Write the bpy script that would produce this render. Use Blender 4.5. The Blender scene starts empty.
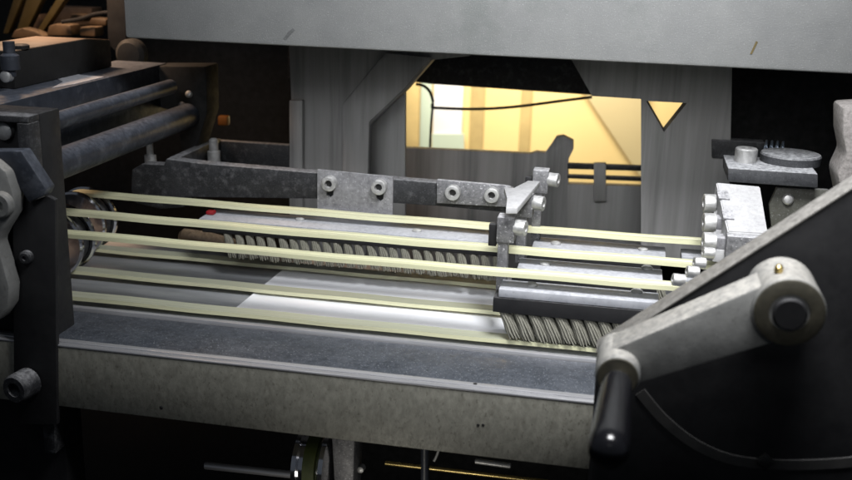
import bpy, bmesh, math, random
from mathutils import Vector, Matrix
random.seed(7)
S = 0.001                       # everything below is written in millimetres
scene = bpy.context.scene
C = scene.collection

# ------------------------------------------------------------------ camera
CX = Vector((0.97992702, 0.19762685, 0.02620443))
CY = Vector((-0.08009303, 0.26990704, 0.95954953))
CZ = Vector((0.18255999, -0.9423873, 0.28031774))
F = 1030.0
cam = bpy.data.cameras.new('camera'); co = bpy.data.objects.new('camera', cam); C.objects.link(co)
co.matrix_world = Matrix(((CX.x, CY.x, CZ.x, 0), (CX.y, CY.y, CZ.y, 0), (CX.z, CY.z, CZ.z, 0), (0, 0, 0, 1)))
cam.sensor_width = 36; cam.lens = 36 * F / 852; cam.clip_start = 0.05; cam.clip_end = 50
cam.dof.use_dof = True; cam.dof.focus_distance = 0.90; cam.dof.aperture_fstop = 8.0
scene.camera = co
# ------------------------------------------------------------------ light
w = bpy.data.worlds.new('World'); scene.world = w; w.use_nodes = True
w.node_tree.nodes['Background'].inputs[0].default_value = (0.75, 0.85, 1.0, 1)
w.node_tree.nodes['Background'].inputs[1].default_value = 0.08
scene.view_settings.view_transform = 'Standard'; scene.view_settings.look = 'None'
scene.view_settings.exposure = 0; scene.view_settings.gamma = 1


def lamp(name, loc, tgt, size, watt, col, size_y=None, spread=180):
    l = bpy.data.lights.new(name, 'AREA'); l.energy = watt; l.color = col; l.size = size
    if size_y: l.shape = 'RECTANGLE'; l.size_y = size_y
    l.spread = math.radians(spread)
    o = bpy.data.objects.new(name, l); C.objects.link(o)
    o.location = Vector(loc) * S
    o.rotation_euler = (Vector(tgt) - Vector(loc)).to_track_quat('-Z', 'Y').to_euler()
    return o


lamp('work_light', (50, 540, 300), (20, 870, -250), 0.2, 4.0, (0.98, 0.985, 1.0), 0.2, spread=125)
lamp('fill_light', (-330, 260, 260), (-240, 900, -20), 0.3, 0.44, (0.95, 0.97, 1.0), spread=60)
lamp('column_fill', (20, 250, 90), (-60, 1150, -240), 0.2, 0.2, (1, 1, 1), spread=50)  # added lamp, brightens the columns and plates under the head
lamp('wall_light', (-230, 1700, 60), (-230, 2000, -330), 0.5, 9.0, (1.0, 0.92, 0.76), 0.2)
lamp('warm_light', (-680, 1040, 80), (-655, 1045, -110), 0.08, 0.95, (1.0, 0.66, 0.42), spread=115)
lamp('under_light', (-180, 540, -560), (-170, 800, -455), 0.1, 0.05, (1.0, 0.95, 0.85), spread=80)


# ------------------------------------------------------------------ helpers
def P(u, v, x=None, y=None, z=None):
    """point (mm) where the sight line of a photo pixel meets the plane x=, y= or z="""
    a, b = (u - 426) / F, -(v - 240) / F
    r = CX * a + CY * b - CZ
    if x is not None: return r * (x / r.x)
    if y is not None: return r * (y / r.y)
    return r * (z / r.z)


def XZ(pts, y): return [(P(u, v, y=y).x, P(u, v, y=y).z) for u, v in pts]


def box(bm, x0, x1, y0, y1, z0, z1, bev=0.0, rot=None, seg=2):
    r = bmesh.ops.create_cube(bm, size=1)
    vs = r['verts']
    c = Vector(((x0 + x1) / 2, (y0 + y1) / 2, (z0 + z1) / 2))
    bmesh.ops.scale(bm, vec=(abs(x1 - x0), abs(y1 - y0), abs(z1 - z0)), verts=vs)
    if bev:
        es = list({e for v in vs for e in v.link_edges})
        rr = bmesh.ops.bevel(bm, geom=es, offset=bev, segments=seg, affect='EDGES', profile=0.5)
        vs = list({v for f in rr['faces'] for v in f.verts} | {v for v in vs if v.is_valid})
    if rot is not None: bmesh.ops.rotate(bm, cent=(0, 0, 0), matrix=rot, verts=vs)
    bmesh.ops.translate(bm, vec=c, verts=vs)
    return bm


def prism(bm, pts, a0, a1, bev=0.0, axis='y', holes=()):
    """polygon in the plane across `axis`, extruded from a0 to a1"""
    def mk(p, q):
        if axis == 'y': return (p[0], q, p[1])
        if axis == 'x': return (q, p[0], p[1])
        return (p[0], p[1], q)
    new = []
    if holes:
        es = []
        for loop in [pts] + list(holes):
            vs = [bm.verts.new(mk(p, a0)) for p in loop]
            es += [bm.edges.new((vs[i], vs[(i + 1) % len(vs)])) for i in range(len(vs))]
        g = bmesh.ops.triangle_fill(bm, use_beauty=True, use_dissolve=False, edges=es)
        fs = [x for x in g['geom'] if isinstance(x, bmesh.types.BMFace)]
    else:
        fs = [bm.faces.new([bm.verts.new(mk(p, a0)) for p in pts])]
    r = bmesh.ops.extrude_face_region(bm, geom=fs)
    vs = [x for x in r['geom'] if isinstance(x, bmesh.types.BMVert)]
    d = mk((0, 0), a1 - a0)
    bmesh.ops.translate(bm, vec=d, verts=vs)
    allf = list({f for v in vs for f in v.link_faces} | set(fs))
    bmesh.ops.recalc_face_normals(bm, faces=allf)
    if bev:
        es = [e for e in {e for f in allf for e in f.edges} if len(e.link_faces) == 2 and e.calc_face_angle() > 0.5]
        bmesh.ops.bevel(bm, geom=es, offset=bev, segments=2, affect='EDGES', profile=0.5)
    return bm


def lathe(bm, p0, d, prof, seg=32):
    """profile [(distance along d, radius)] turned about the axis p0 + t d; closed at both ends"""
    p0 = Vector(p0); d = Vector(d).normalized()
    a = d.orthogonal().normalized(); b = d.cross(a)
    rings = []
    for t, r in prof:
        if r <= 1e-6: rings.append([bm.verts.new(p0 + d * t)])
        else: rings.append([bm.verts.new(p0 + d * t + (a * math.cos(2 * math.pi * k / seg) + b * math.sin(2 * math.pi * k / seg)) * r) for k in range(seg)])
    fs = []
    for A, B in zip(rings, rings[1:]):
        for k in range(seg):
            m = (k + 1) % seg
            if len(A) == 1: q = [A[0], B[k], B[m]]
            elif len(B) == 1: q = [A[k], B[0], A[m]]
            else: q = [A[k], B[k], B[m], A[m]]
            fs.append(bm.faces.new(q))
    if len(rings[0]) > 1: fs.append(bm.faces.new(rings[0]))
    if len(rings[-1]) > 1: fs.append(bm.faces.new(rings[-1]))
    bmesh.ops.recalc_face_normals(bm, faces=fs)
    return bm


def rod(bm, p0, p1, r, bev=0.6, seg=32):
    p0, p1 = Vector(p0), Vector(p1); L = (p1 - p0).length; bev = min(bev, r * .4, L * .4)
    return lathe(bm, p0, p1 - p0, [(0, r - bev), (bev, r), (L - bev, r), (L, r - bev)], seg)


def tube(bm, path, r, seg=10):
    path = [Vector(p) for p in path]
    rings = []; up = Vector((0, 0, 1))
    for i, p in enumerate(path):
        t = (path[min(i + 1, len(path) - 1)] - path[max(i - 1, 0)]).normalized()
        a = t.cross(up)
        a = a.normalized() if a.length > 1e-3 else Vector((1, 0, 0))
        b = t.cross(a)
        rr = r[i] if isinstance(r, (list, tuple)) else r
        rings.append([bm.verts.new(p + (a * math.cos(2 * math.pi * k / seg) + b * math.sin(2 * math.pi * k / seg)) * rr) for k in range(seg)])
    for A, B in zip(rings, rings[1:]):
        for k in range(seg): bm.faces.new((A[k], B[k], B[(k + 1) % seg], A[(k + 1) % seg]))
    bm.faces.new(rings[0]); bm.faces.new(rings[-1])
    bmesh.ops.recalc_face_normals(bm, faces=bm.faces)
    return bm


def B(): return bmesh.new()


def put(name, bm, m, parent=None, loc=None):
    """link a bmesh (mm) as one mesh object"""
    o0 = Vector((0, 0, 0))
    if parent is not None: o0 = Vector(parent['_o'])
    elif loc is not None: o0 = Vector(loc)
    me = bpy.data.meshes.new(name)
    for v in bm.verts: v.co = (v.co - o0) * S
    bm.to_mesh(me); bm.free()
    for p in me.polygons: p.use_smooth = True
    me.set_sharp_from_angle(angle=math.radians(35))
    me.materials.append(m)
    o = bpy.data.objects.new(name, me); C.objects.link(o)
    if parent is not None:
        # children sit at the origin of their thing
        base = parent
        o.parent = base
    else: o.location = o0 * S
    o['_o'] = list(o0)
    return o


def thing(name, label, cat, loc, group=None):
    o = bpy.data.objects.new(name, None); C.objects.link(o)
    o.empty_display_size = 0.01
    o.location = Vector(loc) * S; o['_o'] = list(loc)
    return tag(o, label, cat, group)


def tag(o, label, cat, group=None):
    o['label'] = label; o['category'] = cat
    if group: o['group'] = group
    return o


def copy_tree(o, parent=None):
    c = o.copy(); C.objects.link(c); c.parent = parent
    for ch in list(o.children): copy_tree(ch, c)
    return c


# ------------------------------------------------------------------ materials
def mat(name, base, base2=None, rough=0.5, metal=0.0, scale=40, dust=None, dust_amt=0.0, dust_side=0.0, speck=None,
        speck_amt=0.0, speck_scale=900, bump=0.15, bump_scale=600, stretch=(1, 1, 1), spec=0.5, contrast=(0.35, 0.65),
        stain=None, stain_amt=0.0, stain_scale=60, rvar=0.12):
    m = bpy.data.materials.new(name); m.use_nodes = True
    nt = m.node_tree; N = nt.nodes; Lk = nt.links
    bs = N['Principled BSDF']
    tc = N.new('ShaderNodeTexCoord')
    geo = N.new('ShaderNodeNewGeometry')
    mp = N.new('ShaderNodeMapping'); mp.inputs['Scale'].default_value = stretch
    Lk.new(geo.outputs['Position'], mp.inputs['Vector'])

    def noise(sc, det=6, rg=0.6, vec=None):
        n = N.new('ShaderNodeTexNoise'); n.inputs['Scale'].default_value = sc
        n.inputs['Detail'].default_value = det; n.inputs['Roughness'].default_value = rg
        Lk.new(vec or mp.outputs['Vector'], n.inputs['Vector']); return n.outputs['Fac']

    def ramp(fac, a, b):
        r = N.new('ShaderNodeMapRange'); r.inputs['From Min'].default_value = a; r.inputs['From Max'].default_value = b
        Lk.new(fac, r.inputs['Value']); return r.outputs['Result']

    def mul(a, b):
        r = N.new('ShaderNodeMath'); r.operation = 'MULTIPLY'; r.use_clamp = True
        for i, q in enumerate((a, b)):
            if isinstance(q, (int, float)): r.inputs[i].default_value = q
            else: Lk.new(q, r.inputs[i])
        return r.outputs[0]

    def mix(f, a, b):
        r = N.new('ShaderNodeMix'); r.data_type = 'RGBA'
        Lk.new(f, r.inputs['Factor'])
        for i, q in ((6, a), (7, b)):
            if isinstance(q, tuple): r.inputs[i].default_value = (*q, 1)
            else: Lk.new(q, r.inputs[i])
        return r.outputs[2]
    base2 = base2 or tuple(x * 0.6 for x in base)
    col = mix(ramp(noise(scale, 8, 0.65), *contrast), base, base2)
    if stain: col = mix(mul(ramp(noise(stain_scale, 5, 0.7), 0.52, 0.66), stain_amt), col, stain)
    roughv = ramp(noise(scale * 3, 4), 0.3, 0.7)
    rr = N.new('ShaderNodeMapRange'); rr.inputs['To Min'].default_value = max(0.05, rough - rvar); rr.inputs['To Max'].default_value = min(1, rough + rvar)
    Lk.new(roughv, rr.inputs['Value']); rough_out = rr.outputs['Result']
    metal_out = None
    if speck:
        col = mix(mul(ramp(noise(speck_scale, 2, 0.5), 0.62, 0.70), speck_amt), col, speck)
    if dust:
        sx = N.new('ShaderNodeSeparateXYZ'); Lk.new(geo.outputs['Normal'], sx.inputs[0])
        up = ramp(sx.outputs['Z'], 0.3, 0.95)
        a = N.new('ShaderNodeMapRange'); Lk.new(up, a.inputs['Value'])
        a.inputs['To Min'].default_value = dust_side; a.inputs['To Max'].default_value = dust_amt
        gr = ramp(noise(260, 7, 0.75), 0.30, 0.62)
        fac = mul(a.outputs['Result'], gr)
        col = mix(fac, col, dust)
        q = N.new('ShaderNodeMix'); q.data_type = 'FLOAT'; Lk.new(fac, q.inputs['Factor']); Lk.new(rough_out, q.inputs[2]); q.inputs[3].default_value = 0.9
        rough_out = q.outputs[0]
        q = N.new('ShaderNodeMix'); q.data_type = 'FLOAT'; Lk.new(fac, q.inputs['Factor']); q.inputs[2].default_value = metal; q.inputs[3].default_value = 0
        metal_out = q.outputs[0]
    Lk.new(col, bs.inputs['Base Color']); Lk.new(rough_out, bs.inputs['Roughness'])
    if metal_out: Lk.new(metal_out, bs.inputs['Metallic'])
    else: bs.inputs['Metallic'].default_value = metal
    bs.inputs['Specular IOR Level'].default_value = spec
    if bump:
        b = N.new('ShaderNodeBump'); b.inputs['Strength'].default_value = bump; b.inputs['Distance'].default_value = 0.0006
        Lk.new(noise(bump_scale, 6, 0.7), b.inputs['Height']); Lk.new(b.outputs[0], bs.inputs['Normal'])
    return m


DUST = (0.62, 0.62, 0.64)
M = {}
M['cover'] = mat('grey_hammered_paint', (0.168, 0.172, 0.17), (0.146, 0.15, 0.15), 0.5, 0, 25, speck=(0.5, 0.5, 0.5), speck_amt=.3, speck_scale=1000, bump=.6, bump_scale=900, stain=(0.11, 0.12, 0.115), stain_amt=.5, stain_scale=14)
M['black'] = mat('black_enamel', (0.010, 0.010, 0.011), (0.016, 0.016, 0.017), 0.55, 0, 30, spec=.2, dust=DUST, dust_amt=.10, dust_side=0.004, bump=.1)
M['blackdusty'] = mat('dusty_black_steel', (0.008, 0.0085, 0.01), (0.016, 0.017, 0.019), 0.55, 0.0, 45, spec=.3, stain=(0.16, 0.16, 0.17), stain_amt=.25, stain_scale=120, dust=DUST, dust_amt=.4, dust_side=0.02, speck=(0.3, 0.3, 0.32), speck_amt=.25, speck_scale=900)
M['armgrey'] = mat('dusty_dark_steel', (0.05, 0.05, 0.055), (0.09, 0.09, 0.095), 0.5, 0.3, 60, dust=DUST, dust_amt=.85, dust_side=0.20, speck=(0.6, 0.6, 0.62), speck_amt=.5, speck_scale=550)
M['bed'] = mat('dark_bed_plate', (0.035, 0.04, 0.05), (0.075, 0.082, 0.096), 0.33, 0.4, 35, speck=(0.45, 0.48, 0.52), speck_amt=.6, speck_scale=800, bump=.2, dust=(0.32, 0.36, 0.43), dust_amt=.16)
M['beam'] = mat('worn_cast_iron', (0.235, 0.23, 0.195), (0.16, 0.157, 0.132), 0.5, 0.15, 230, speck=(0.07, 0.065, 0.05), speck_amt=.5, speck_scale=520, stretch=(1, 1, .55), bump=.25, bump_scale=500, stain=(0.11, 0.10, 0.08), stain_amt=.4, stain_scale=190, contrast=(.35,.65))
M['bright'] = mat('bright_machined_steel', (0.62, 0.62, 0.64), (0.42, 0.42, 0.44), 0.38, 0.6, 60, stretch=(0.15, 4, 4), bump=.1)
M['alu'] = mat('dusty_aluminium_plate', (0.42, 0.43, 0.46), (0.33, 0.34, 0.37), 0.5, 0.35, 50, dust=(0.66, 0.67, 0.72), dust_amt=.5, dust_side=.1, speck=(0.15, 0.15, 0.15), speck_amt=.3, speck_scale=400)
M['plate'] = mat('powder_dusted_plate', (0.17, 0.17, 0.18), (0.12, 0.12, 0.13), 0.5, 0.4, 60, dust=DUST, dust_amt=.7, dust_side=.25, speck=(0.5, 0.5, 0.5), speck_amt=.5, speck_scale=700)
M['steel'] = mat('dusty_bolt_steel', (0.5, 0.5, 0.49), (0.3, 0.3, 0.3), 0.35, 0.7, 90, dust=(0.7, 0.7, 0.7), dust_amt=.5, dust_side=.2)
M['socket'] = mat('bolt_socket_black', (0.008, 0.008, 0.008), None, 0.6)
M['chrome'] = mat('chrome', (0.7, 0.7, 0.72), (0.55, 0.55, 0.58), 0.14, 1.0, 40, bump=.03, rvar=.06)
M['white'] = mat('powder_white_casting', (0.36, 0.36, 0.36), (0.26, 0.26, 0.27), 0.7, 0, 60, dust=(0.55, 0.55, 0.56), dust_amt=.5, dust_side=.3, speck=(0.15, 0.15, 0.15), speck_amt=.7, speck_scale=260, bump=.4)
M['belt'] = mat('pale_yellow_belt', (0.70, 0.69, 0.47), (0.58, 0.58, 0.38), 0.32, 0, 30, stretch=(0.05, 6, 1), bump=.08, contrast=(.3, .7), stain=(0.42, 0.41, 0.30), stain_amt=.5, stain_scale=90)
M['paper'] = mat('white_paper', (0.80, 0.81, 0.84), (0.74, 0.75, 0.79), 0.6, 0, 14, bump=.04, stretch=(.4, 2, 1))
M['bristle'] = mat('grey_bristle', (0.26, 0.255, 0.21), (0.14, 0.135, 0.11), 0.7, 0, 500, stretch=(4, 4, .4), bump=.6, bump_scale=1500)
M['cast'] = mat('grey_cast_lever', (0.20, 0.202, 0.195), (0.13, 0.132, 0.128), 0.55, 0.2, 45, dust=(0.56, 0.53, 0.48), dust_amt=.65, dust_side=.02, speck=(0.05, 0.045, 0.04), speck_amt=.3, speck_scale=300, bump=.3, bump_scale=500)
M['castring'] = mat('oily_brass_brown_ring', (0.045, 0.04, 0.025), (0.02, 0.018, 0.011), 0.7, 0.0, 90, bump=.3)
M['bakelite'] = mat('glossy_black_grip', (0.008, 0.008, 0.01), None, 0.18, 0, 30, bump=.02, rvar=.05)
M['pressgrey'] = mat('grey_brushed_frame', (0.19, 0.188, 0.185), (0.28, 0.278, 0.275), 0.55, 0.1, 30, stretch=(3.0, 1, 0.12), bump=.1, contrast=(.3, .7), stain=(0.09, 0.09, 0.09), stain_amt=.7, stain_scale=9)
M['rodblue'] = mat('oiled_blue_black_rod', (0.016, 0.019, 0.026), (0.028, 0.032, 0.042), 0.42, 0.0, 50, spec=.3, stain=(0.12,0.13,0.15), stain_amt=.35, stain_scale=55, dust=(0.30, 0.33, 0.40), dust_amt=.35, dust_side=.02)
M['void'] = mat('matt_black', (0.006, 0.006, 0.006), None, 0.8, bump=0)  # plain near-black for backdrops and dark parts
M['wall'] = mat('yellow_wall_paint', (0.80, 0.61, 0.28), (0.75, 0.56, 0.25), 0.7, 0, 3, bump=0)
M['wallveil'] = mat('veiled_yellow', (0.55, 0.45, 0.25), (0.5, 0.41, 0.23), 0.7, 0, 5, bump=0)  # wall yellow with the veil's dimming mixed into the colour
M['walldim'] = mat('ochre_panel_paint', (0.62, 0.46, 0.2), None, 0.7, 0, 5, bump=0)
M['wallwhite'] = mat('white_panel_paint', (0.78, 0.78, 0.82), (0.72, 0.72, 0.76), 0.7, 0, 4, bump=0)
M['wallgreen'] = mat('pale_green_panel_paint', (0.52, 0.60, 0.50), (0.46, 0.54, 0.45), 0.7, 0, 4, bump=0)
M['olive'] = mat('olive_paint', (0.055, 0.056, 0.042), (0.04, 0.04, 0.03), 0.55, 0, 40, dust=DUST, dust_amt=.3, dust_side=.04, speck=(.3, .3, .3), speck_amt=.4)
M['brown'] = mat('greasy_brown_iron', (0.12, 0.075, 0.04), (0.05, 0.032, 0.018), 0.5, 0.1, 25, dust=(0.45, 0.33, 0.22), dust_amt=.6, dust_side=.05)
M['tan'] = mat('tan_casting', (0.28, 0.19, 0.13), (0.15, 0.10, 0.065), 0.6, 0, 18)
M['olivebar'] = mat('olive_brown_bar', (0.10, 0.075, 0.025), (0.06, 0.045, 0.015), 0.5, 0.1, 25)
M['red'] = mat('red_plastic', (0.28, 0.006, 0.012), None, 0.5)
M['brass'] = mat('brass', (0.65, 0.5, 0.2), (0.5, 0.38, 0.15), 0.3, 0.9)
M['green'] = mat('green_roller_sleeve', (0.07, 0.09, 0.02), None, 0.5)
M['tagwhite'] = mat('grubby_white_tag', (0.5, 0.5, 0.47), (0.3, 0.3, 0.28), 0.6, 0, 200)
M['roughcast'] = mat('rough_grey_casting', (0.30, 0.28, 0.27), (0.16, 0.15, 0.14), 0.8, 0, 300, bump=1.0, bump_scale=450)
M['dusttop'] = mat('black_steel_under_dust', (0.016, 0.017, 0.02), (0.03, 0.032, 0.036), 0.5, 0.1, 45, dust=(0.5,0.51,0.53), dust_amt=.95, dust_side=0.05, speck=(0.3, 0.3, 0.32), speck_amt=.25, speck_scale=900)
M['litedge'] = mat('lit_plate_edge', (0.12, 0.115, 0.105), (0.07, 0.068, 0.062), 0.6, 0.1, 70, dust=(0.5, 0.48, 0.45), dust_amt=.55, dust_side=.02)  # pale tone stands for light along the plate's top edge
M['dull'] = mat('dull_worn_black', (0.035, 0.034, 0.033), (0.02, 0.02, 0.02), 0.75, 0, 60, spec=.3)
M['bedsteel'] = mat('oiled_bed_steel', (0.40, 0.415, 0.44), (0.24, 0.25, 0.27), 0.42, 0.3, 12, stretch=(.5, 3, 1), bump=.05)
M['scuff'] = mat('grey_scuff', (0.085, 0.088, 0.088), None, 0.6, 0, 300)
M['beltshade'] = mat('shaded_inner_belt', (0.40, 0.41, 0.31), (0.32, 0.33, 0.25), 0.5, 0, 30, stretch=(0.05, 6, 1), bump=.08, stain=(0.22, 0.22, 0.18), stain_amt=.5, stain_scale=90)  # greyer belt tone, shade of the lower runs painted in
M['springblue'] = mat('blue_grey_spring_wire', (0.3, 0.36, 0.45), None, 0.4, 0.6)
M['orange'] = mat('orange_plastic', (0.25, 0.09, 0.01), None, 0.5)
M['rubber'] = mat('black_rubber', (0.01, 0.01, 0.012), None, 0.55, bump=.05)


def hexbolt(name_parent, p, d, r, h, m=None, hexs=False, sock=True, soc_r=None):
    """socket cap head at p pointing along d, as parts of name_parent"""
    p, d = Vector(p), Vector(d).normalized()
    bm = B()
    if hexs: lathe(bm, p, d, [(0, r), (h * .85, r), (h, r * .85)], 6)
    else: lathe(bm, p, d, [(0, r), (h - 1, r), (h - .3, r - .3), (h, r - 1), (h, (soc_r or r * .5)), (h * .45, (soc_r or r * .5) * .98)] if sock else [(0, r), (h * .5, r), (h * .85, r * .75), (h, r * .25)], 28)
    o = put('bolt', bm, m or M['steel'], name_parent)
    if sock and not hexs:
        bm = B(); lathe(bm, p + d * (h * .47), d, [(0, (soc_r or r * .5) * .97), (.2, (soc_r or r * .5) * .97)], 6)
        put('hex_socket', bm, M['socket'], o)
    return o


# ------------------------------------------------------------------ setting: dark void of the machine hall
bm = B(); box(bm, -4000, 4000, -3000, 5000, -1010, -1000); g = put('floor', bm, M['void']); g['kind'] = 'structure'
bm = B(); box(bm, -4000, 4000, 2600, 2620, -1000, 2000); g = put('back_wall', bm, M['void']); g['kind'] = 'structure'

# ------------------------------------------------------------------ lit cabinet wall behind the press
Yw = 2000
t = thing('wall_panel', 'yellow lit panelling with white and pale green strips seen through the opening at the back', 'wall panel', (-200, Yw, -600))
bm = B(); box(bm, -700, 420, Yw, Yw + 20, -600, 40); put('panel', bm, M['wall'], t)


def strip(u0, u1, m, name='panel_strip', d=6):
    bm = B(); a, b = P(u0, 120, y=Yw - d).x, P(u1, 120, y=Yw - d).x
    box(bm, a, b, Yw - d, Yw - 1, -560, -100, 1.5); put(name, bm, m, t)


strip(403, 419, M['walldim']); strip(420, 431, M['wallgreen']); strip(433, 462, M['wallwhite'], d=9)
strip(470, 484, M['walldim'], d=4); strip(520, 531, M['walldim'], d=4)
bm = B(); prism(bm, XZ([(580, 86), (646, 90), (646, 176), (640, 176)], Yw - 14), Yw - 14, Yw - 8); put('veiled_wedge', bm, M['wallveil'], t)  # yellow dimmed by the blurred veil, put in as a tan wedge
bm = B(); prism(bm, XZ([(432, 134), (464, 134), (464, 170), (432, 170)], Yw - 14), Yw - 14, Yw - 10); put('lower_strip', bm, M['wallgreen'], t)

# dark casting above the opening
bm = B(); z1 = -40
prism(bm, XZ([(288, 40), (288, 78), (385, 78), (430, 84), (590, 95), (690, 101), (760, 104), (760, 40)], 1320), 1320, 1350, .8)
tag(put('lintel', bm, M['blackdusty'], None, (-100, 1320, -200)), 'black crossbar along the top edge of the yellow opening', 'crossbar')
# black housing left of the grey column and right of the grey frame
bm = B(); box(bm, -900, P(300, 150, y=1420).x, 1420, 1450, -700, 500); tag(put('light_block_panel', bm, M['void'], None, (-600, 1420, -700)), 'black rear panel to the left of the grey frame column', 'panel')  # both rear panels carried up out of view to block light
bm = B(); box(bm, P(718, 100, y=1240).x, 520, 1240, 1270, -700, 500); tag(put('light_block_panel', bm, M['void'], None, (300, 1240, -700)), 'black rear panel behind the flat disc at right', 'panel')

bm = B(); box(bm, P(300, 150, y=1420).x + 1, 480, 1421, 1440, -172, 500); g = put('light_block_panel', bm, M['void'], None, (0, 1421, 0)); g['kind'] = 'structure'  # unseen sheet above the opening, added to stop wall light leaking
# rear cross plate with bump and rails
Yb = 1250
t = thing('rear_crossplate', 'dark grey cross plate with a raised lump below the yellow opening', 'plate', (-180, Yb, -420))
bm = B()
prism(bm, XZ([(300, 142), (403, 148), (530, 154), (536, 152), (545, 153), (551, 145), (556, 137), (563, 136), (573, 141), (573, 150), (568, 160), (567, 330), (300, 330)], Yb), Yb, Yb + 14, .6)
put('plate', bm, M['pressgrey'], t)
bm = B(); prism(bm, XZ([(567, 163.5), (655, 166.5), (655, 171.5), (567, 169)], Yb), Yb, Yb + 8, .5); put('rail', bm, M['blackdusty'], t)
bm = B(); prism(bm, XZ([(567, 175), (655, 178), (655, 182), (567, 178.5)], Yb), Yb, Yb + 8, .5); put('rail', bm, M['blackdusty'], t)
bm = B(); prism(bm, XZ([(567, 184), (655, 187), (655, 330), (568, 330)], Yb), Yb, Yb + 14, .6); put('lower_plate', bm, M['pressgrey'], t)
bm = B(); prism(bm, XZ([(594, 162), (606, 162), (606, 200), (594, 200)], Yb - 4), Yb - 12, Yb - 4, .6); put('upright', bm, M['pressgrey'], t)
# cable
pts = [(416, 84), (424, 86), (430, 92), (433, 102), (432, 107), (440, 108), (470, 109), (500, 108), (530, 105), (560, 101), (592, 97)]
pp = [P(u, v, y=1380) for u, v in pts]
def smooth(pp, n=6):
    out = []
    for i in range(len(pp) - 1):
        a, b, c, d = pp[max(i - 1, 0)], pp[i], pp[i + 1], pp[min(i + 2, len(pp) - 1)]
        for k in range(n):
            s = k / n
            out.append(.5 * ((2 * b) + (c - a) * s + (2 * a - 5 * b + 4 * c - d) * s * s + (3 * b - a - 3 * c + d) * s ** 3))
    return out + [pp[-1]]
bm = B(); tube(bm, smooth(pp), 2.0)
o = tag(put('cable', bm, M['rubber'], None, pp[4]), 'black cable crossing the yellow opening and bending over the white strip', 'cable')
bm = B(); tube(bm, smooth([P(433, 104, y=1380), P(431, 125, y=1380), P(430, 150, y=1375), P(430, 170, y=1372)]), 1.6)
put('cable_branch', bm, M['rubber'], o)
o2 = o.children[0]; o2.location = (0, 0, 0)

# ------------------------------------------------------------------ grey frame columns behind the bed
Yc = 1086
t = thing('frame_column', 'grey frame column with diagonal gusset, left of the yellow opening', 'column', P(330, 240, y=Yc), 'grey frame columns')
bm = B(); prism(bm, XZ([(288, 25), (470, 25), (470, 56), (432, 60), (404, 92), (366, 128), (362, 260), (291, 260), (291, 100)], Yc), Yc, Yc + 30, 1.2); put('column_body', bm, M['pressgrey'], t)
bm = B(); prism(bm, XZ([(386, 52), (432, 57), (404, 90), (370, 122), (366, 262), (343, 262), (343, 104)], Yc - 4), Yc - 7, Yc - 0.5, 1.5); put('gusset_rib', bm, M['pressgrey'], t)
bm = B(); prism(bm, XZ([(290, 100), (303, 100), (303, 262), (290, 262)], Yc - 6), Yc - 9, Yc - .6, 1.2); put('column_flange', bm, M['pressgrey'], t)
bm = B(); prism(bm, XZ([(366, 122), (404, 88), (404, 260), (362, 260)], Yc + 25), Yc + 31, Yc + 38, .6); put('web_plate', bm, M['pressgrey'], t)
t = thing('frame_column', 'grey frame column with a small triangular hole, right of the yellow opening', 'column', P(680, 240, y=Yc), 'grey frame columns')
bm = B()
prism(bm, XZ([(552, 25), (733, 25), (728, 262), (641, 262), (641, 99), (592, 96)], Yc), Yc, Yc + 30, 0, holes=[XZ([(646, 101), (664, 132), (687, 103)], Yc)])
put('column_body', bm, M['pressgrey'], t)

# ------------------------------------------------------------------ press head (big grey cover)
t = thing('press_head', 'large speckled grey painted press head across the top', 'press head', (-100, 900, -100))
a = P(125, 38, y=900); b = P(852, 74, y=900)
sl = (b.z - a.z) / (b.x - a.x)
bm = B(); prism(bm, [(a.x, a.z), (b.x + 120, b.z + sl * 120), (b.x + 120, 160), (a.x, 160)], 900, 1100, 3); put('head_cover', bm, M['cover'], t)
bm = B(); prism(bm, XZ([(750, 54), (752, 54), (758, 42), (756, 41)], 899.6), 899.4, 899.9); put('paint_mark', bm, M['olivebar'], t)
bm = B(); prism(bm, XZ([(283, 39), (286, 40), (290, 35), (295, 30), (293, 28), (288, 32)], 899.6), 899.6, 899.9); put('scuff', bm, M['scuff'], t)

# ------------------------------------------------------------------ bed and front beam
t = thing('machine_bed', 'dark speckled steel bed plate running under the belts', 'bed plate', (-150, 860, -340))
bm = B(); box(bm, -640, 240, 709, 774, -335, -321.0, .8); put('front_ledge', bm, M['bed'], t)
bm = B(); box(bm, -640, 240, 776, 781, -333, -318.5, .7); put('bright_rail', bm, M['bright'], t)
bm = B(); box(bm, -640, 240, 784, 1012, -335, -325, .8); put('bed_plate', bm, M['bedsteel'], t)
t = thing('front_beam', 'worn grey-brown cast iron beam along the front of the bed', 'beam', (-200, 697, -375))
bm = B(); prism(bm, [(697, -374), (770, -374), (770, -336), (708.5, -336), (708.5, -321.6), (697, -321.6)], -640, 240, .8, axis='x')
put('beam_body', bm, M['beam'], t)
bm = B(); box(bm, -640, 240, 696.5, 702, -321.4, -319.4, .6); box(bm, -640, 240, 702.3, 708.3, -321.4, -318.8, .6); put('edge_strip', bm, M['bright'], t)
bm = B(); c = P(475, 385.5, y=705); lathe(bm, (c.x, 705.4, -318.9), (0, 0, 1), [(0, 1.6), (.35, 1.6)], 14); put('screw_hole', bm, M['socket'], t)
for u, v in ((161, 408), (478, 425.5), (483, 425.5)):
    c = P(u, v, y=696.5); bm = B(); lathe(bm, (c.x, 697.2, c.z), (0, -1, 0), [(0, 1.3 if u > 200 else 2), (.5, 1.1)], 10); put('pit', bm, M['socket'], t)

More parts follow.
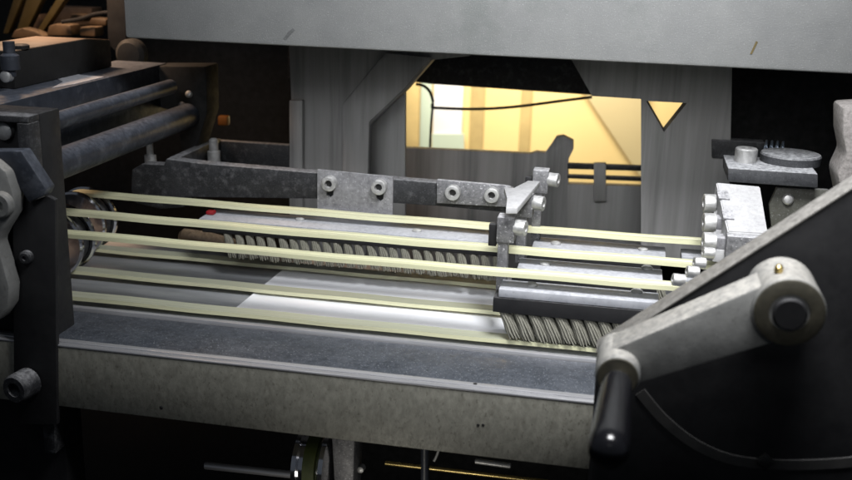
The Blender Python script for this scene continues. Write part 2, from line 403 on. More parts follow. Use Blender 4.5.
# ------------------------------------------------------------------ paper sheet on the bed
bm = B()
a = P(262, 268, z=-323); x0, x1, y0, y1 = -332, -40, 812, 985
n = 40
grid = [[bm.verts.new((x0 + (x1 - x0) * i / n + (6 * (j / 12)), y0 + (y1 - y0) * j / 12, -323.6 + 1.0 * math.sin(i * .35) * (.2 + .1 * j / 12) + (1.2 if i == 0 else 0) * .8)) for j in range(13)] for i in range(n + 1)]
for i in range(n):
    for j in range(12): bm.faces.new((grid[i][j], grid[i + 1][j], grid[i + 1][j + 1], grid[i][j + 1]))
r = bmesh.ops.extrude_face_region(bm, geom=list(bm.faces))
bmesh.ops.translate(bm, vec=(0, 0, .25), verts=[v for v in r['geom'] if isinstance(v, bmesh.types.BMVert)])
bmesh.ops.recalc_face_normals(bm, faces=bm.faces)
tag(put('paper_sheet', bm, M['paper'], None, (-180, 880, -324)), 'white sheet of paper lying on the bed under the lower belts', 'paper')

# ------------------------------------------------------------------ belts: loops round the rollers at both ends
def belt(Yb, zt, zb, wdt, label, xl, xr=150, th=3.6):
    """closed loop; outer surface at zt (top) and zb (bottom)"""
    r = (zt - zb) / 2; zc = (zt + zb) / 2
    def loop(rr):
        pts = []
        for k in range(40): pts.append((xl + (xr - xl) * k / 40, zc + rr))
        for k in range(16): a = math.pi / 2 - math.pi * k / 16; pts.append((xr + rr * math.cos(a), zc + rr * math.sin(a)))
        for k in range(40): pts.append((xr + (xl - xr) * k / 40, zc - rr))
        for k in range(16): a = -math.pi / 2 - math.pi * k / 16; pts.append((xl + rr * math.cos(a), zc + rr * math.sin(a)))
        return pts
    bm = B(); o, i = loop(r), loop(r - th)
    # section: flat band with a slightly raised rib in its middle
    sec = [(0, o, 0), (wdt * .46, o, 0), (wdt * .5, o, -.6), (wdt * .56, o, -.6), (wdt * .6, o, 0), (wdt, o, 0)]
    def sag(p):   # both runs hang a little slack between the rollers
        t_ = min(1, max(0, (p[0] - xl) / (xr - xl)))
        return (p[0], p[1] - 1.3 * math.sin(math.pi * t_) + .25 * math.sin(p[0] * .05 + Yb))
    rows = []
    for dy, lp, dr in sec:
        if dr: lp = loop(r + dr)
        rows.append([bm.verts.new((p[0], Yb - wdt / 2 + dy, p[1])) for p in map(sag, lp)])
    for dy in (wdt, 0): rows.append([bm.verts.new((p[0], Yb - wdt / 2 + dy, p[1])) for p in map(sag, i)])
    n = len(o)
    for a in range(len(rows)):
        A, Bq = rows[a], rows[(a + 1) % len(rows)]
        for k in range(n): bm.faces.new((A[k], A[(k + 1) % n], Bq[(k + 1) % n], Bq[k]))
    bmesh.ops.recalc_face_normals(bm, faces=bm.faces)
    o_ = put('conveyor_belt', bm, M['belt'], None, (xl, Yb, zb))
    o_.data.materials.append(M['beltshade'])
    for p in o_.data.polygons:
        # inside face of the loop greyed: the lower run's shade put into colour
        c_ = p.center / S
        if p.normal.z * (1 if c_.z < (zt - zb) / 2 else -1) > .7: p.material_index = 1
    return tag(o_, label, 'belt', 'pale yellow conveyor belts')


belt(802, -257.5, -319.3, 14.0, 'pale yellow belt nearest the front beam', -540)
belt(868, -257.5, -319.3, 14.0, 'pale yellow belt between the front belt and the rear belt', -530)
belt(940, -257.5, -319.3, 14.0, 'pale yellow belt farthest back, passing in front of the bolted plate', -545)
# pulleys
for Y, xl, lab in ((802, -540, 'dark pulley turning the front belt behind the left post'), (868, -530, 'chrome rimmed pulley turning the middle belt at the left post'), (940, -545, 'dark pulley turning the rear belt, left')):
    t = thing('belt_pulley', lab, 'pulley', (xl, Y, -288.4), 'pulleys at the left end of the belts')
    bm = B(); lathe(bm, (xl, Y - 8, -288.4), (0, 1, 0), [(0, 12), (0, 28), (1, 28.2), (15, 28.2), (16, 28), (16, 12)]); put('pulley_body', bm, M['blackdusty'], t)
    for s in (-1, 1):
        bm = B(); lathe(bm, (xl, Y + s * 12 - 3, -288.4), (0, 1, 0), [(0, 20), (0, 31), (1.5, 33), (4.5, 33), (6, 31), (6, 20)], 48); put('rim', bm, M['chrome'], t)
    bm = B(); rod(bm, (xl, Y - 30, -288.4), (xl, Y + 30, -288.4), 9); put('axle', bm, M['chrome'], t)

# ------------------------------------------------------------------ rear guide frame carrying the bolted plates
t = thing('feed_guide', 'dusty black steel guide frame behind the rear belt', 'guide frame', (-300, 960, -273))
bm = B()
pts = XZ([(132, 170), (142, 164), (164, 165), (166, 159), (200, 163.5), (320, 173.5), (437, 183), (500, 188.5), (512, 190), (512, 213), (437, 206), (330, 199), (186, 197), (184, 207), (160, 209), (136, 203), (131, 190)], 960)
prism(bm, pts, 960, 976, .8); put('front_bar', bm, M['blackdusty'], t)
bm = B(); box(bm, -463, -452, 976.5, 1090, -262, -224, .8); put('side_bar', bm, M['blackdusty'], t)
bm = B(); box(bm, -463, P(291, 150, y=1096).x - .5, 1091, 1101, -258, -227, .8); put('rear_bar', bm, M['blackdusty'], t)
bm = B(); lathe(bm, (-440, 1040, -250), (0, 0, 1), [(0, 7), (22, 7), (22, 5), (34, 5), (36, 3)], 24); put('stud', bm, M['steel'], t)
bm = B(); c = P(150, 150, y=985); lathe(bm, (c.x, 985, -245), (0, 0, 1), [(0, 6), (20, 6), (20, 3.5), (32, 3.5)], 24); put('stud', bm, M['steel'], t)
bm = B(); prism(bm, XZ([(216, 182), (216, 176), (438, 195), (438, 196)], 959), 959.2, 959.8); 
bm.free()
# L plate
t = thing('slotted_plate', 'grey powder-dusted plate with two socket bolts in slots, left of the narrow plate', 'bracket', P(355, 200, y=957), 'bolted plates on the guide frame')
sl1 = [(325, 186), (325, 193), (329, 197.5), (333, 193), (333, 186), (329, 182)]
def slotpoly(u, v): return XZ([(u - 4, v), (u - 3.4, v + 9), (u, v + 11.5), (u + 3.4, v + 9), (u + 4, v), (u, v - 4)], 957)
bm = B(); prism(bm, XZ([(317.5, 169.5), (393, 177), (392.5, 228), (317.5, 219.5)], 957), 956.6, 959.6, 0, holes=[slotpoly(330, 186), slotpoly(380, 190)]); put('face_plate', bm, M['plate'], t)
a = P(317.5, 219.5, y=957); b = P(392.5, 228, y=957)
bm = B(); prism(bm, [(a.x, 936), (b.x + 4, 936), (b.x + 2, 956.4), (a.x, 956.4)], -277, -274.4 + 0, .4, axis='z'); put('foot_flange', bm, M['plate'], t)
for u, v in ((328.5, 184), (378.5, 187.5)):
    c = P(u, v, y=950); hexbolt(t, (c.x, 956.4, c.z + .0), (0, -1, 0), 7.6, 7.5)
t = thing('spacer_plate', 'narrow grey dusted bar with two socket bolts beside the clamp arm', 'bracket', P(470, 195, y=957), 'bolted plates on the guide frame')
bm = B(); prism(bm, XZ([(437, 179.5), (505, 185.5), (511, 187), (508, 207), (437, 203)], 955), 954, 959.6, .6); put('bar', bm, M['armgrey'], t)
for u, v in ((452.5, 193), (491.5, 195.5)):
    c = P(u, v, y=948); hexbolt(t, (c.x, 953.8, c.z), (0, -1, 0), 7.4, 7.0)

# ------------------------------------------------------------------ left brush
def bristle_tuft(bm, x, y, z, L, lean, r=3.0, seg=7):
    """a twisted bundle: thick strands wound round a core, splayed a little at the tip"""
    ph = random.uniform(0, 6.28); jl = random.uniform(-.8, .3); lean += random.uniform(-1, 1); x += random.uniform(-.7, .7)
    for k in range(20):
        a0 = ph + 2 * math.pi * k / 11; q = r * (0.8 if k < 11 else 0.4)
        path = []
        for i in range(5):
            s = i / 4; a = a0 + 0.35 * s; qq = q * (0.85 + .45 * s)
            path.append(Vector((x + lean * s ** .9 + qq * math.cos(a) + random.uniform(-.45, .45) * s, y + qq * math.sin(a) - 1.2 * s, z - (L + jl + random.uniform(-1.2, .6)) * s)))
        tube(bm, path, [r * .26, r * .26, r * .25, r * .23, r * .1], 5)


t = thing('long_brush', 'long narrow brush behind the middle belt with rows of twisted grey tufts', 'brush', (-250, 920, -302))
c0 = P(205, 213, z=-268).x
bm = B(); box(bm, -404, -102, 913, 952, -273, -268.5, .6); put('top_plate', bm, M['alu'], t)
bm = B(); box(bm, -398, -102, 906, 950, -280, -273.4, .6); put('brush_back', bm, M['black'], t)
n = 25
for k in range(n):
    x = -374 + (264) * k / (n - 1)
    bm = B(); bristle_tuft(bm, x, 910, -278, 26, 6, 4.0); put('tuft', bm, M['bristle'], t)
for u, v in ((300, 218.5), (417, 230)):
    c = P(u, v, z=-267); hexbolt(t, (c.x, c.y, -268.5), (0, 0, 1), 4.4, 2.6, sock=False)
c = P(211, 211, z=-265); bm = B(); box(bm, c.x - 4, c.x + 4, c.y - 4, c.y + 4, -268.2, -264.5, 1); tag(put('red_button', bm, M['red'], None, (c.x, c.y, -268)), 'small red block at the left end of the long brush', 'block')

# ------------------------------------------------------------------ right brushes, three in a row
def side_brush(y0, y1, x0, x1, lab, screws):
    t = thing('plate_brush', lab, 'brush', ((x0 + x1) / 2, (y0 + y1) / 2, -321), 'aluminium backed brushes at right')
    bm = B(); box(bm, x0, x1, y0, y1, -279, -272, .7); put('top_plate', bm, M['alu'], t)
    bm = B(); box(bm, x0 - 4, x1 - 4, y0 - 1, y1 - 4, -292, -279.4, .6); put('brush_back', bm, M['black'], t)
    n = 11
    for k in range(n):
        x = x0 + 4 + (x1 - x0 - 14) * k / (n - 1)
        for j in range(1 if y0 > 800 else 2):
            bm = B(); bristle_tuft(bm, x + 4 * j, y0 + 5 + 14 * j, -290, 25, 11, 4.8); put('tuft', bm, M['bristle'], t)
    for u, v in screws:
        c = P(u, v, z=-271); hexbolt(t, (c.x, c.y, -272), (0, 0, 1), 4.8, 2.8, sock=False)
    return t


side_brush(792, 818, -92, 36, 'front brush with aluminium top plate and leaning grey bristles, nearest the front beam', ((532, 284.5), (637, 291)))
side_brush(852, 884, -84, 40, 'middle aluminium topped brush between the front and rear brushes', ((545, 263.5), (647, 267.5)))
side_brush(921, 957, -78, 44, 'rear aluminium topped brush just behind the middle belt', ((556, 243), (643, 249)))

# ------------------------------------------------------------------ clamp cluster
def clamp(x, y, ztop, lab, k):
    t = thing('clamp_post', lab, 'clamp', (x, y, -272), 'clamp posts holding the brushes')
    bm = B(); box(bm, x - 5.5, x + 3, y - 6, y + 6, -278 if k else -290, ztop - 5, .6); put('post', bm, M['armgrey'], t)
    bm = B(); box(bm, x - 6.8, x + 8.0, y - 8, y + 8, ztop - 22, ztop, .9); put('clamp_block', bm, M['armgrey'], t)
    bm = B(); box(bm, x - 14, x - 7.2, y - 3, y + 6, ztop - 27, ztop - 8, .7); put('side_block', bm, M['black'], t)
    hexbolt(t, (x + 8.2, y - 2, ztop - 9), (1, -.25, 0), 6.6, 9.5, soc_r=3.0)
    return t


clamp(-93, 831, -220, 'front clamp post with a sideways bolt, lowest and nearest of the three', 0)
clamp(-84, 892, -213, 'middle clamp post with a sideways bolt', 1)
clamp(-76, 950, -204, 'rear clamp post with a round bolt head, topmost of the three', 2)
bm = B()
a = [P(u, v, z=-209) for u, v in ((506, 208), (507, 198), (504, 187.2), (514, 187.6), (528, 180.5), (540, 181.2), (517.5, 208))]
prism(bm, [(p.x, p.y) for p in a], -214, -209, .6, axis='z')
tag(put('slanting_clamp', bm, M['white'], None, (-85, 900, -214)), 'bright dusted slanting arm over the three clamps', 'arm')

# ------------------------------------------------------------------ right block with bolts
t = thing('bolted_block', 'white powder-covered block with a column of bolts on its left side', 'block', (100, 880, -260))
A, Bp, Cp, Dp = P(716, 182, y=905), P(760, 186, y=905), P(768, 234, y=845), P(728, 231.5, y=845)
bm = B()
bot = Vector((0, 0, -26)); back = Vector((0, 30, -14))
vs = [bm.verts.new(p) for p in (A, Bp, Cp, Dp, A + back + bot, Bp + back + bot, Cp + bot, Dp + bot)]
for q in ((0, 3, 2, 1), (4, 5, 6, 7), (0, 1, 5, 4), (1, 2, 6, 5), (2, 3, 7, 6), (3, 0, 4, 7)): bm.faces.new([vs[i] for i in q])
bmesh.ops.recalc_face_normals(bm, faces=bm.faces)
bmesh.ops.bevel(bm, geom=list(bm.edges), offset=1.0, segments=2, affect='EDGES')
put('block_body', bm, M['white'], t)
fn = (Bp - A).cross(Dp - A).normalized(); fn = fn if fn.y < 0 else -fn
def face_pt(u, w, h): return (A * (1 - u) + Bp * u) * (1 - w) + (Dp * (1 - u) + Cp * u) * w + fn * h
for w0, w1 in ((.20, .37), (.60, .77)):
    bm = B(); vs = [bm.verts.new(face_pt(u, w_, h)) for h in (-1.5, 1.4) for u, w_ in ((-.04, w0), (.22, w0), (.22, w1), (-.04, w1))]
    for q in ((0, 1, 2, 3), (4, 5, 6, 7), (0, 1, 5, 4), (1, 2, 6, 5), (2, 3, 7, 6), (3, 0, 4, 7)): bm.faces.new([vs[i] for i in q])
    bmesh.ops.recalc_face_normals(bm, faces=bm.faces); put('dark_insert', bm, M['plate'], t)
for k in range(3):
    v = 201.5 + 19.3 * k; yy = 902 - 24 * k
    c = P(721, v, y=yy)
    bm = B(); box(bm, c.x - 5.5, c.x + 7, yy - 6, yy + 10, c.z - 17.5, c.z - 6.8, .5); put('side_tooth', bm, M['white'], t)
    bm = B(); box(bm, c.x - 5.0, c.x + 7, yy - 5.2, yy + 10, c.z - 6.6, c.z + 3.0, .4); put('dark_tooth', bm, M['plate'], t)
    c = P(715, v + 1, y=yy); hexbolt(t, (c.x, yy, c.z - 1), (-1, -.12, 0), 8.2, 10, soc_r=3.5)
bm = B(); c = P(742, 243, y=838); box(bm, c.x - 12, c.x + 26, 838, 870, c.z - 14, c.z + 5, 1); put('clamp_nut', bm, M['armgrey'], t)
for (u, v, y_) in ((706, 253, 815), (697, 263, 800), (690, 272, 770), (676, 280, 745)):
    c = P(u, v, y=y_); hexbolt(t, (c.x + 6, y_, c.z), (-1, -.2, 0.1), 4.6, 9, soc_r=2)
t = thing('small_clip', 'small aluminium clip at the right ends of the rear belts', 'clip', P(690, 268, z=-272))
bm = B(); c = P(690, 252, z=-272); box(bm, c.x - 8, c.x + 14, c.y - 16, c.y + 10, -280, -272, .6); put('clip_plate', bm, M['alu'], t)
bm = B(); c = P(678, 276, z=-272); box(bm, c.x - 3, c.x + 16, c.y - 8, c.y + 6, -282, -272, .6); put('clip_foot', bm, M['alu'], t)


t = thing('mounting_bar', 'thick black bar topped with grey dust at right', 'bar', (128, 960, -202))
bm = B(); a = P(728, 170, y=930)
prism(bm, XZ([(728, 168), (818, 174), (818, 188), (728, 182)], 930), 930, 992, 1.0); put('bar_body', bm, M['dusttop'], t)
c = P(745, 164, z=-190)
bm = B(); lathe(bm, (c.x, c.y, -189), (0, 0, 1), [(0, 9.6), (.3, 10), (13, 10), (14, 9), (14, 4.5), (8, 4.4)], 36); o = put('bolt', bm, M['steel'], t)
c = P(791, 164, z=-188)
bm = B(); lathe(bm, (c.x, c.y + 8, -189), (0, 0, 1), [(0, 24), (0.6, 26.5), (8, 27), (9.5, 26)], 64)
tag(put('flat_disc', bm, M['dusttop'], None, (c.x, c.y + 8, -189)), 'flat black disc with dusty grey top resting on the thick black bar', 'disc')
bm = B()
c = P(775, 147, y=1060)
for k in range(4):
    cc = P(766 + 5.5 * k, 146.5 + .5 * k, y=1060)
    bmesh.ops.create_cone
    path = [cc + Vector((0.4 * math.sin(a * 2), 6 * math.cos(a), 6 * math.sin(a))) for a in [i * math.pi / 8 for i in range(17)]]
    tube(bm, path, 1.1, 6)
tag(put('coil_spring', bm, M['springblue'], None, c), 'short blue-grey coil spring behind the flat disc', 'spring')
bm = B(); prism(bm, XZ([(712, 140), (765, 143), (765, 160), (712, 158)], 1080), 1080, 1100, 1)
tag(put('dark_block', bm, M['blackdusty'], None, P(735, 160, y=1080)), 'dark block behind the bolt on the black bar', 'block')
t = thing('olive_bracket', 'olive painted bracket plate with one pan-head screw below the black bar', 'bracket', P(800, 225, y=950))
bm = B(); prism(bm, XZ([(777, 187.5), (828, 190), (860, 205), (860, 260), (775, 260), (769, 205)], 945), 945, 951, .8); put('bracket_plate', bm, M['olive'], t)
c = P(788.5, 200.5, y=940); hexbolt(t, (c.x, 944.8, c.z), (0, -1, 0.2), 4.9, 4, sock=False)
t = thing('rough_casting', 'pale rough casting at the right edge beside the slanted black frame', 'casting', P(845, 180, y=900))
bm = B(); prism(bm, XZ([(838, 104), (905, 100), (905, 220), (838, 196), (833, 170), (835, 165), (842, 150), (838, 130)], 900), 880, 925, 3); put('casting_body', bm, M['roughcast'], t)

# ------------------------------------------------------------------ side frame plate (front right)
t = thing('side_frame', 'black side frame plate with pale slanted top edge at lower right', 'frame plate', (80, 650, -480))
poly = XZ([(597, 350), (603, 344), (852, 184), (1000, 90), (1240, 90), (1240, 620), (586, 620), (589, 470), (596, 372)], 655)
bm = B(); prism(bm, poly, 643, 664, 1.6); put('plate', bm, M['black'], t)
# strip along the slanted edge, its light put into the pale colour
bm = B()
p0, p1 = P(598, 347, y=655), P(1000, 88.5, y=655)
d = (p1 - p0).normalized(); nrm = Vector((-d.z, 0, d.x))
q = [p0 + nrm * 0.3, p1 + nrm * 0.3, p1 + nrm * 1.6, p0 + nrm * 1.6]
prism(bm, [(v.x, v.z) for v in q], 642, 665, .4); put('lit_edge_strip', bm, M['litedge'], t)
# raised arc
ctr = P(790, 312, y=636)
pts = [(640, 392), (662, 418), (690, 441), (720, 456), (752, 463), (800, 465), (860, 461), (920, 448)]
pp = smooth([P(u, v, y=642.5) for u, v in pts])
bm = B(); R = []
for i, p in enumerate(pp):
    tt = (pp[min(i + 1, len(pp) - 1)] - pp[max(i - 1, 0)]).normalized(); nn = Vector((-tt.z, 0, tt.x))
    R.append([bm.verts.new(p + nn * a + Vector((0, b, 0))) for a, b in ((-4.0, .9), (-3.4, -.5), (3.4, -.5), (4.0, .9))])
for A_, B_ in zip(R, R[1:]):
    for k in range(4): bm.faces.new((A_[k], A_[(k + 1) % 4], B_[(k + 1) % 4], B_[k]))
bm.faces.new(R[0]); bm.faces.new(R[-1]); bmesh.ops.recalc_face_normals(bm, faces=bm.faces)
put('curved_rib', bm, M['dull'], t)
c = P(766, 464, y=636); bm = B(); box(bm, c.x - 4, c.x + 4, 638, 642.5, c.z - 4, c.z + 4, .8, rot=Matrix.Rotation(.7, 3, 'Y')); put('stop_pin', bm, M['socket'], t)

# ------------------------------------------------------------------ crank lever
t = thing('crank_lever', 'grey cast crank lever with a round boss at each end and black handle grip', 'crank lever', P(790, 312, y=600))
Yf, Yk = 590, 628
cb, cs = P(789.5, 313, y=Yf), P(617.5, 377, y=Yf - 4)
rb, rs = 20.6, 13.6
d = Vector((cb.x - cs.x, 0, cb.z - cs.z)); L = d.length; d.normalize(); nn = Vector((-d.z, 0, d.x))
# tapered arm between the bosses (external tangents)
al = math.asin((rb * .86 - rs * .78) / L)
tn = nn * math.cos(al) - d * math.sin(al); tb = -nn * math.cos(al) - d * math.sin(al)
q = [cs + tn * rs * .98, cb + tn * rb * .93, cb + tb * rb * .86, cs + tb * rs * .93]
bm = B(); prism(bm, [(v.x, v.z) for v in q], Yf + 7, Yk - 3, 1.8)
lathe(bm, (cb.x, Yk + 6, cb.z), (0, -1, 0), [(0, rb), (Yk + 6 - Yf - 1.5, rb), (Yk + 6 - Yf, rb - 1.5), (Yk + 6 - Yf, rb - 3)], 64)
lathe(bm, (cs.x, Yk - 2, cs.z), (0, -1, 0), [(0, rs), (Yk - 2 - Yf + 2, rs), (Yk - 2 - Yf + 4, rs - 1.8)], 48)
put('arm', bm, M['cast'], t)
bm = B(); lathe(bm, (cb.x, Yf + .5, cb.z), (0, -1, 0), [(0, rb - .6), (1.0, rb - .8), (1.6, rb - 1.8), (1.6, 11.5), (-2, 10.8)], 64); put('boss_ring', bm, M['castring'], t)
bm = B(); lathe(bm, (cb.x, Yf + 4, cb.z), (0, -1, 0), [(0, 9.6), (6.8, 9.6), (7.8, 8.6)], 48); put('shaft_end', bm, M['black'], t)
bm = B(); c = P(779, 268, y=Yf + 14); lathe(bm, (c.x, Yf + 14, c.z - 2.5), (0, 0, 1), [(0, 2.6), (3.2, 2.6), (4.4, 1.6), (4.8, 0.6)], 16); put('grease_nipple', bm, M['brass'], t)
bm = B(); lathe(bm, (cs.x, Yf - 4, cs.z), (0, -1, 0), [(0, rs - 1.2), (1.0, rs - 1.8), (1.0, 5)], 40); put('hub_ring', bm, M['castring'], t)
bm = B(); rod(bm, (cs.x, Yf, cs.z), (cs.x, Yf - 24, cs.z), 4.2); put('handle_pin', bm, M['steel'], t)
ye = 505
bm = B(); lathe(bm, (cs.x, Yf - 13, cs.z), (-.03, -1, -.05), [(0, 7.5), (1.5, 8.8), (14, 9.4), (40, 10.2), (66, 11.0), (74, 11.2), (80, 10.6), (85, 8.4), (87.5, 4.5), (88, 0)], 48)
put('grip', bm, M['bakelite'], t)

# ------------------------------------------------------------------ left post and its fittings
t = thing('left_post', 'black steel post with recessed top at the left edge', 'post', (-485, 710, -420))
xr = -445
prismpts = [(-600, -137), (xr, -137), (xr - 1, -560), (-600, -560)]
bm = B(); prism(bm, prismpts, 716, 745, 1.2)
put('web', bm, M['black'], t)
bm = B(); box(bm, -600, xr, 700, 715.6, -142, -137, .8); box(bm, xr - 10, xr, 700, 715.6, -420, -142.4, .8)
put('rim', bm, M['blackdusty'], t)
bm = B(); c = P(4, 131, y=712); lathe(bm, (c.x, 715.8, c.z), (0, -1, 0), [(0, 7), (5, 7), (7, 4)], 24); put('knob', bm, M['steel'], t)
bm = B(); prism(bm, XZ([(-30, 150), (24, 150), (49, 188), (46, 195), (31, 201), (8, 164), (-30, 160)], 690), 686, 699.4, 1.4)
tag(put('angled_strap', bm, M['rodblue'], None, P(20, 180, y=690)), 'bent blue-black strap across the left post', 'strap')
bm = B(); prism(bm, XZ([(12, 170), (30, 202), (47, 196), (55, 200), (57, 425), (14, 425)], 694), 694, 699.0, .8)
o = thing('post_cover', 'flat black cover plate with two screws on the left post', 'plate', P(35, 400, y=694))
put('cover_plate', bm, M['black'], o)
c = P(25, 258, y=690); bm = B(); lathe(bm, (c.x, 693.8, c.z), (0, -1, 0), [(0, 5.4), (4, 5.4), (5, 4), (5, 2), (3, 2)], 24); put('screw', bm, M['blackdusty'], o)
c = P(15, 388, y=680); bm = B(); lathe(bm, (c.x + 4, 693.8, c.z), (-.15, -1, 0), [(0, 12), (16, 12), (18, 10.5), (18, 6), (10, 6)], 36); put('large_screw', bm, M['blackdusty'], o)
t = thing('knuckle_casting', 'pale grey rounded knuckle casting at the left edge', 'casting', P(0, 250, y=688))
bm = B(); prism(bm, XZ([(-40, 158), (-2, 158), (12, 170), (19, 192), (18, 212), (8, 228), (2, 240), (9, 262), (15, 285), (14, 303), (4, 318), (-40, 330)], 684), 676, 693, 3); put('casting_body', bm, M['cast'], t)
c = P(0, 205, y=672); bm = B(); lathe(bm, (c.x, 675.8, c.z), (0, -1, 0), [(0, 10), (5, 10), (6.5, 8.5), (6.5, 4), (1, 3.8)], 36); put('pin_head', bm, M['cast'], t)

# rods, block
for (u, v, r, lab, gl) in ((45, 124.5, 7.6, 'thinner upper round rod running back from the left post', -154), (48, 168, 13.2, 'thicker lower round rod running back from the left post', -191)):
    c = P(u, v, y=760)
    bm = B(); rod(bm, (c.x, 746, c.z), (c.x, 1078 if r > 10 else 1000, c.z), r, 1.0, 40)
    tag(put('guide_rod', bm, M['rodblue'], None, (c.x, 746, c.z)), lab, 'rod', 'round guide rods at left')
t = thing('rod_bracket', 'dark bracket block holding the far ends of the two rods', 'bracket', P(185, 150, y=1040))
bm = B(); prism(bm, XZ([(153, 66), (206, 66), (207, 112), (196, 150), (180, 150), (178, 112), (160, 108), (153, 96)], 1040), 1040, 1075, 2); put('bracket_body', bm, M['void'], t)
for u, v in ((187, 95), (180, 106)):
    c = P(u, v, y=1034); hexbolt(t, (c.x, 1039.8, c.z), (0, -1, .3), 3.8, 4, sock=False)
# flat bars upper left
t = thing('slide_bar', 'long black bar with a pale patch on its top face, upper left', 'bar', (-530, 880, -200))
bm = B(); box(bm, -560, -500, 747, 1060, -190, -137.6, 1.0); put('bar_body', bm, M['rodblue'], t)
a, b = P(52, 80, z=-137.5), P(96, 72, z=-137.5)
bm = B(); prism(bm, [(P(u, v, z=-137.4).x, P(u, v, z=-137.4).y) for u, v in ((50, 75), (70, 71), (80, 75), (104, 77), (75, 84), (52, 88), (63, 82))], -137.5, -137.1, axis='z'); put('bright_patch', bm, M['alu'], t)  # thin pale patch laid on the bar's top
t = thing('gear_cover', 'black box cover with an orange lit top face, upper left', 'cover', (-600, 920, -140))
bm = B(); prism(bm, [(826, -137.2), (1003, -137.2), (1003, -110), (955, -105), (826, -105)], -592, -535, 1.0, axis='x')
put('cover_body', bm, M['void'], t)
bm = B(); prism(bm, [(827, -104.9), (955, -104.9), (1002, -109.8), (1002, -109.0), (955, -104.0), (827, -104.0)], -591, -536, .2, axis='x'); put('lit_top_skin', bm, M['tan'], t)  # orange light on the black top put into a tan skin
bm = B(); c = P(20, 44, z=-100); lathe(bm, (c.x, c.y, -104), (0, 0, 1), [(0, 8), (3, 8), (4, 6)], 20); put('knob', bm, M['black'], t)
t = thing('small_fitting', 'small grey fitting hanging at the end of the black box cover', 'fitting', P(8, 60, x=-545))
bm = B(); lathe(bm, P(10, 60, y=812) + Vector((0, 0, -14)), (0, 0, 1), [(0, 4), (6, 5), (6, 8), (18, 8), (20, 5), (30, 5)], 24); put('collar', bm, M['rodblue'], t)
bm = B(); lathe(bm, P(9, 76, y=812), (0, -1, 0), [(0, 5), (6, 5), (7, 3)], 20); put('nut', bm, M['steel'], t)

# clutter at the back left
def clutter(name, lab, cat, poly, y, d, m, grp=None, bev=2.5):
    bm = B(); prism(bm, XZ(poly, y), y, y + d, bev)
    return tag(put(name, bm, M[m], None, P(*poly[0], y=y)), lab, cat, grp)


clutter('diagonal_bar', 'olive brown bar leaning at the far left top corner', 'bar', [(2, 34), (8, 34), (24, -5), (14, -5)], 1220, 14, 'olivebar', 'leaning bars')
clutter('diagonal_bar', 'wider olive brown bar leaning in the middle of the top left corner', 'bar', [(14, 36), (24, 36), (44, -5), (27, -5)], 1215, 14, 'olivebar', 'leaning bars')
clutter('diagonal_bar', 'olive brown bar leaning rightmost, in front of the tan casting', 'bar', [(34, 34), (42, 33), (68, -5), (58, -5)], 1205, 14, 'olivebar', 'leaning bars')
clutter('iron_block', 'rounded tan lump between the leaning bars', 'block', [(22, 33), (24, 24), (32, 15), (40, 14), (43, 24), (38, 34)], 1260, 20, 'tan')
clutter('iron_block', 'large tan casting behind the brown blocks', 'block', [(50, 6), (92, 8), (90, 26), (44, 24)], 1300, 30, 'tan')
clutter('iron_block', 'long low brown block on the lit cover', 'block', [(48, 26), (54, 24), (70, 25), (72, 36), (46, 36)], 1190, 26, 'brown')
clutter('iron_block', 'small dark brown block right of the long low one', 'block', [(70, 14), (84, 15), (84, 22), (70, 21)], 1240, 24, 'brown')
clutter('iron_block', 'stubby brown block beside the press head edge', 'block', [(79, 27), (95, 27), (95, 37), (79, 36)], 1190, 24, 'brown')
clutter('iron_block', 'brown block stacked above the stubby one', 'block', [(90, 18), (106, 19), (106, 26), (88, 25)], 1220, 24, 'brown')
clutter('iron_block', 'rounded dark brown lump at the foot of the leaning bars', 'block', [(10, 38), (14, 30), (22, 28), (34, 31), (44, 36), (44, 40)], 1185, 20, 'brown')
bm = B(); tube(bm, smooth([P(62, 22, y=1180), P(80, 19, y=1180), P(96, 14, y=1180), P(112, 12, y=1180)]), 2.5)
tag(put('dark_pipe', bm, M['black'], None, P(85, 18, y=1180)), 'thin dark pipe crossing in front of the brown blocks', 'pipe')
bm = B(); prism(bm, XZ([(106, -10), (126, -10), (126, 62), (108, 44)], 1120), 1120, 1140, 1); tag(put('dark_upright', bm, M['black'], None, P(115, 60, y=1120)), 'black upright at the left edge of the grey press head', 'upright')
c = P(132, 54, y=1070); bm = B(); lathe(bm, (c.x, 1075, c.z), (0, -1, 0), [(0, 17), (10, 17), (14, 13), (15, 4)], 32)
tag(put('round_cap', bm, M['dull'], None, c), 'dim round olive cap under the left corner of the press head', 'cap')
c = P(222, 121, y=1180); bm = B(); box(bm, c.x - 6, c.x + 7, 1180, 1190, c.z - 6, c.z + 6, 2); tag(put('orange_part', bm, M['orange'], None, c), 'small dim orange piece in the dark behind the guide frame', 'part')
# something warm in the gap under the left belts
bm = B(); lathe(bm, P(180, 236, y=985), (1, 0, -.1), [(0, 5), (4, 9), (30, 10), (60, 8), (64, 4)], 24)
tag(put('rounded_part', bm, M['brown'], None, P(190, 238, y=985)), 'reddish brown rounded part between the left belts', 'part')

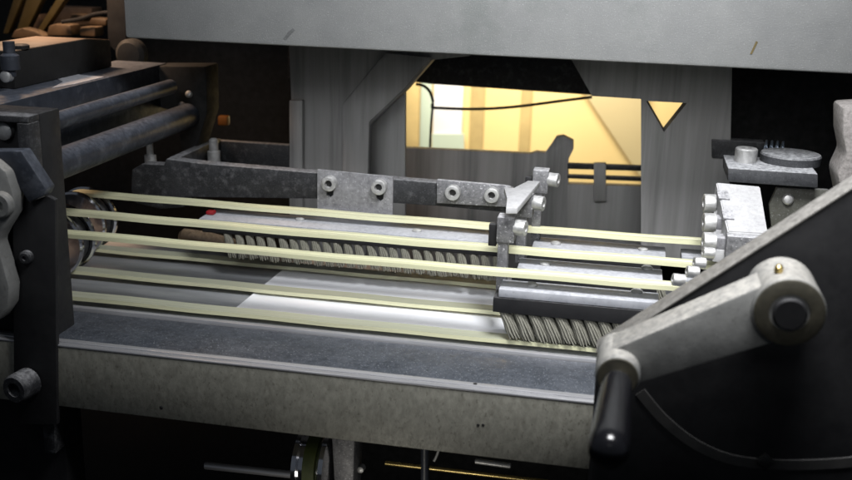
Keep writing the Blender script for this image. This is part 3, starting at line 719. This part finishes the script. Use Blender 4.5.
# ------------------------------------------------------------------ below the beam
bm = B(); rod(bm, P(205, 465.5, y=800), P(314, 477, y=800), 3.4); tag(put('shaft', bm, M['bright'], None, P(260, 470, y=800)), 'thin chrome shaft below the beam, left of the roller', 'shaft')
bm = B(); rod(bm, P(385, 463, y=860), P(600, 488, y=860), 2.2); tag(put('shaft', bm, M['brass'], None, P(480, 472, y=860)), 'long thin brass shaft below the beam at right', 'shaft')
t = thing('roller', 'chrome banded roller with green sleeve under the beam', 'roller', P(320, 470, y=790))
a = P(314, 462, y=790)
bm = B(); lathe(bm, a, (1, 0, 0), [(-16, 20), (-12, 30), (-8, 30), (-8, 26), (-3, 26)], 40); put('chrome_band', bm, M['chrome'], t)
bm = B(); lathe(bm, a, (1, 0, 0), [(-2.6, 28), (8, 28)], 40); put('sleeve', bm, M['green'], t)
bm = B(); lathe(bm, a, (1, 0, 0), [(8.6, 27), (12, 30), (16, 30), (18, 20)], 40); put('chrome_band', bm, M['chrome'], t)
bm = B(); prism(bm, XZ([(334, 430), (358, 434), (356, 500), (338, 500)], 790), 780, 810, 3); tag(put('bearing_block', bm, M['armgrey'], None, P(345, 480, y=790)), 'dull grey bearing block right of the roller', 'block')
bm = B(); rod(bm, P(425, 440, y=770), P(425, 500, y=770), 3.6); tag(put('vertical_pin', bm, M['rodblue'], None, P(425, 500, y=770)), 'blue-black vertical pin below the beam', 'pin')
bm = B(); tube(bm, smooth([P(439, 448, y=775), P(437, 455, y=775), P(434, 461, y=775)]), 1.2); tag(put('hook_wire', bm, M['steel'], None, P(437, 455, y=775)), 'short bent wire beside the vertical pin', 'wire')
bm = B(); rod(bm, P(475, 461, y=790), P(511, 466, y=790), 2.4); tag(put('steel_pin', bm, M['steel'], None, P(490, 464, y=790)), 'short horizontal steel pin under the right part of the beam', 'pin')
bm = B(); c = P(362, 467, y=800); lathe(bm, c, (0, -1, 0), [(0, 3.5), (6, 3), (7, 1)], 16); tag(put('brass_tip', bm, M['steel'], None, c), 'tiny bright stud right of the bearing block', 'stud')
bm = B(); prism(bm, XZ([(35, 457), (64, 452), (64, 459.5), (36, 464)], 760), 757, 760, .4); tag(put('metal_tag', bm, M['tagwhite'], None, P(50, 458, y=760)), 'small pale rectangular tag at the lower left corner', 'tag')
for u, v, lab in ((28, 445, 'small brass fitting above the other at the lower left'), (28, 466, 'small brass fitting below the other at the lower left')):
    c = P(u, v, y=760); bm = B(); lathe(bm, c, (0, -1, -.2), [(0, 3.5), (5, 3.5), (6, 2)], 6); tag(put('brass_fitting', bm, M['brass'], None, c), lab, 'fitting', 'brass fittings')
bm = B(); prism(bm, XZ([(-20, 430), (66, 424), (68, 520), (-20, 520)], 790), 790, 800, 1); tag(put('lower_housing', bm, M['olive'], None, P(20, 500, y=790)), 'dim olive housing below the left post', 'housing')
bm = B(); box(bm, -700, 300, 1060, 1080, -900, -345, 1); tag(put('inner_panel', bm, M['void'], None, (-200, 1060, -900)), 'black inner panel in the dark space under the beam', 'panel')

# tidy helper property
for o in bpy.data.objects:
    if '_o' in o: del o['_o']
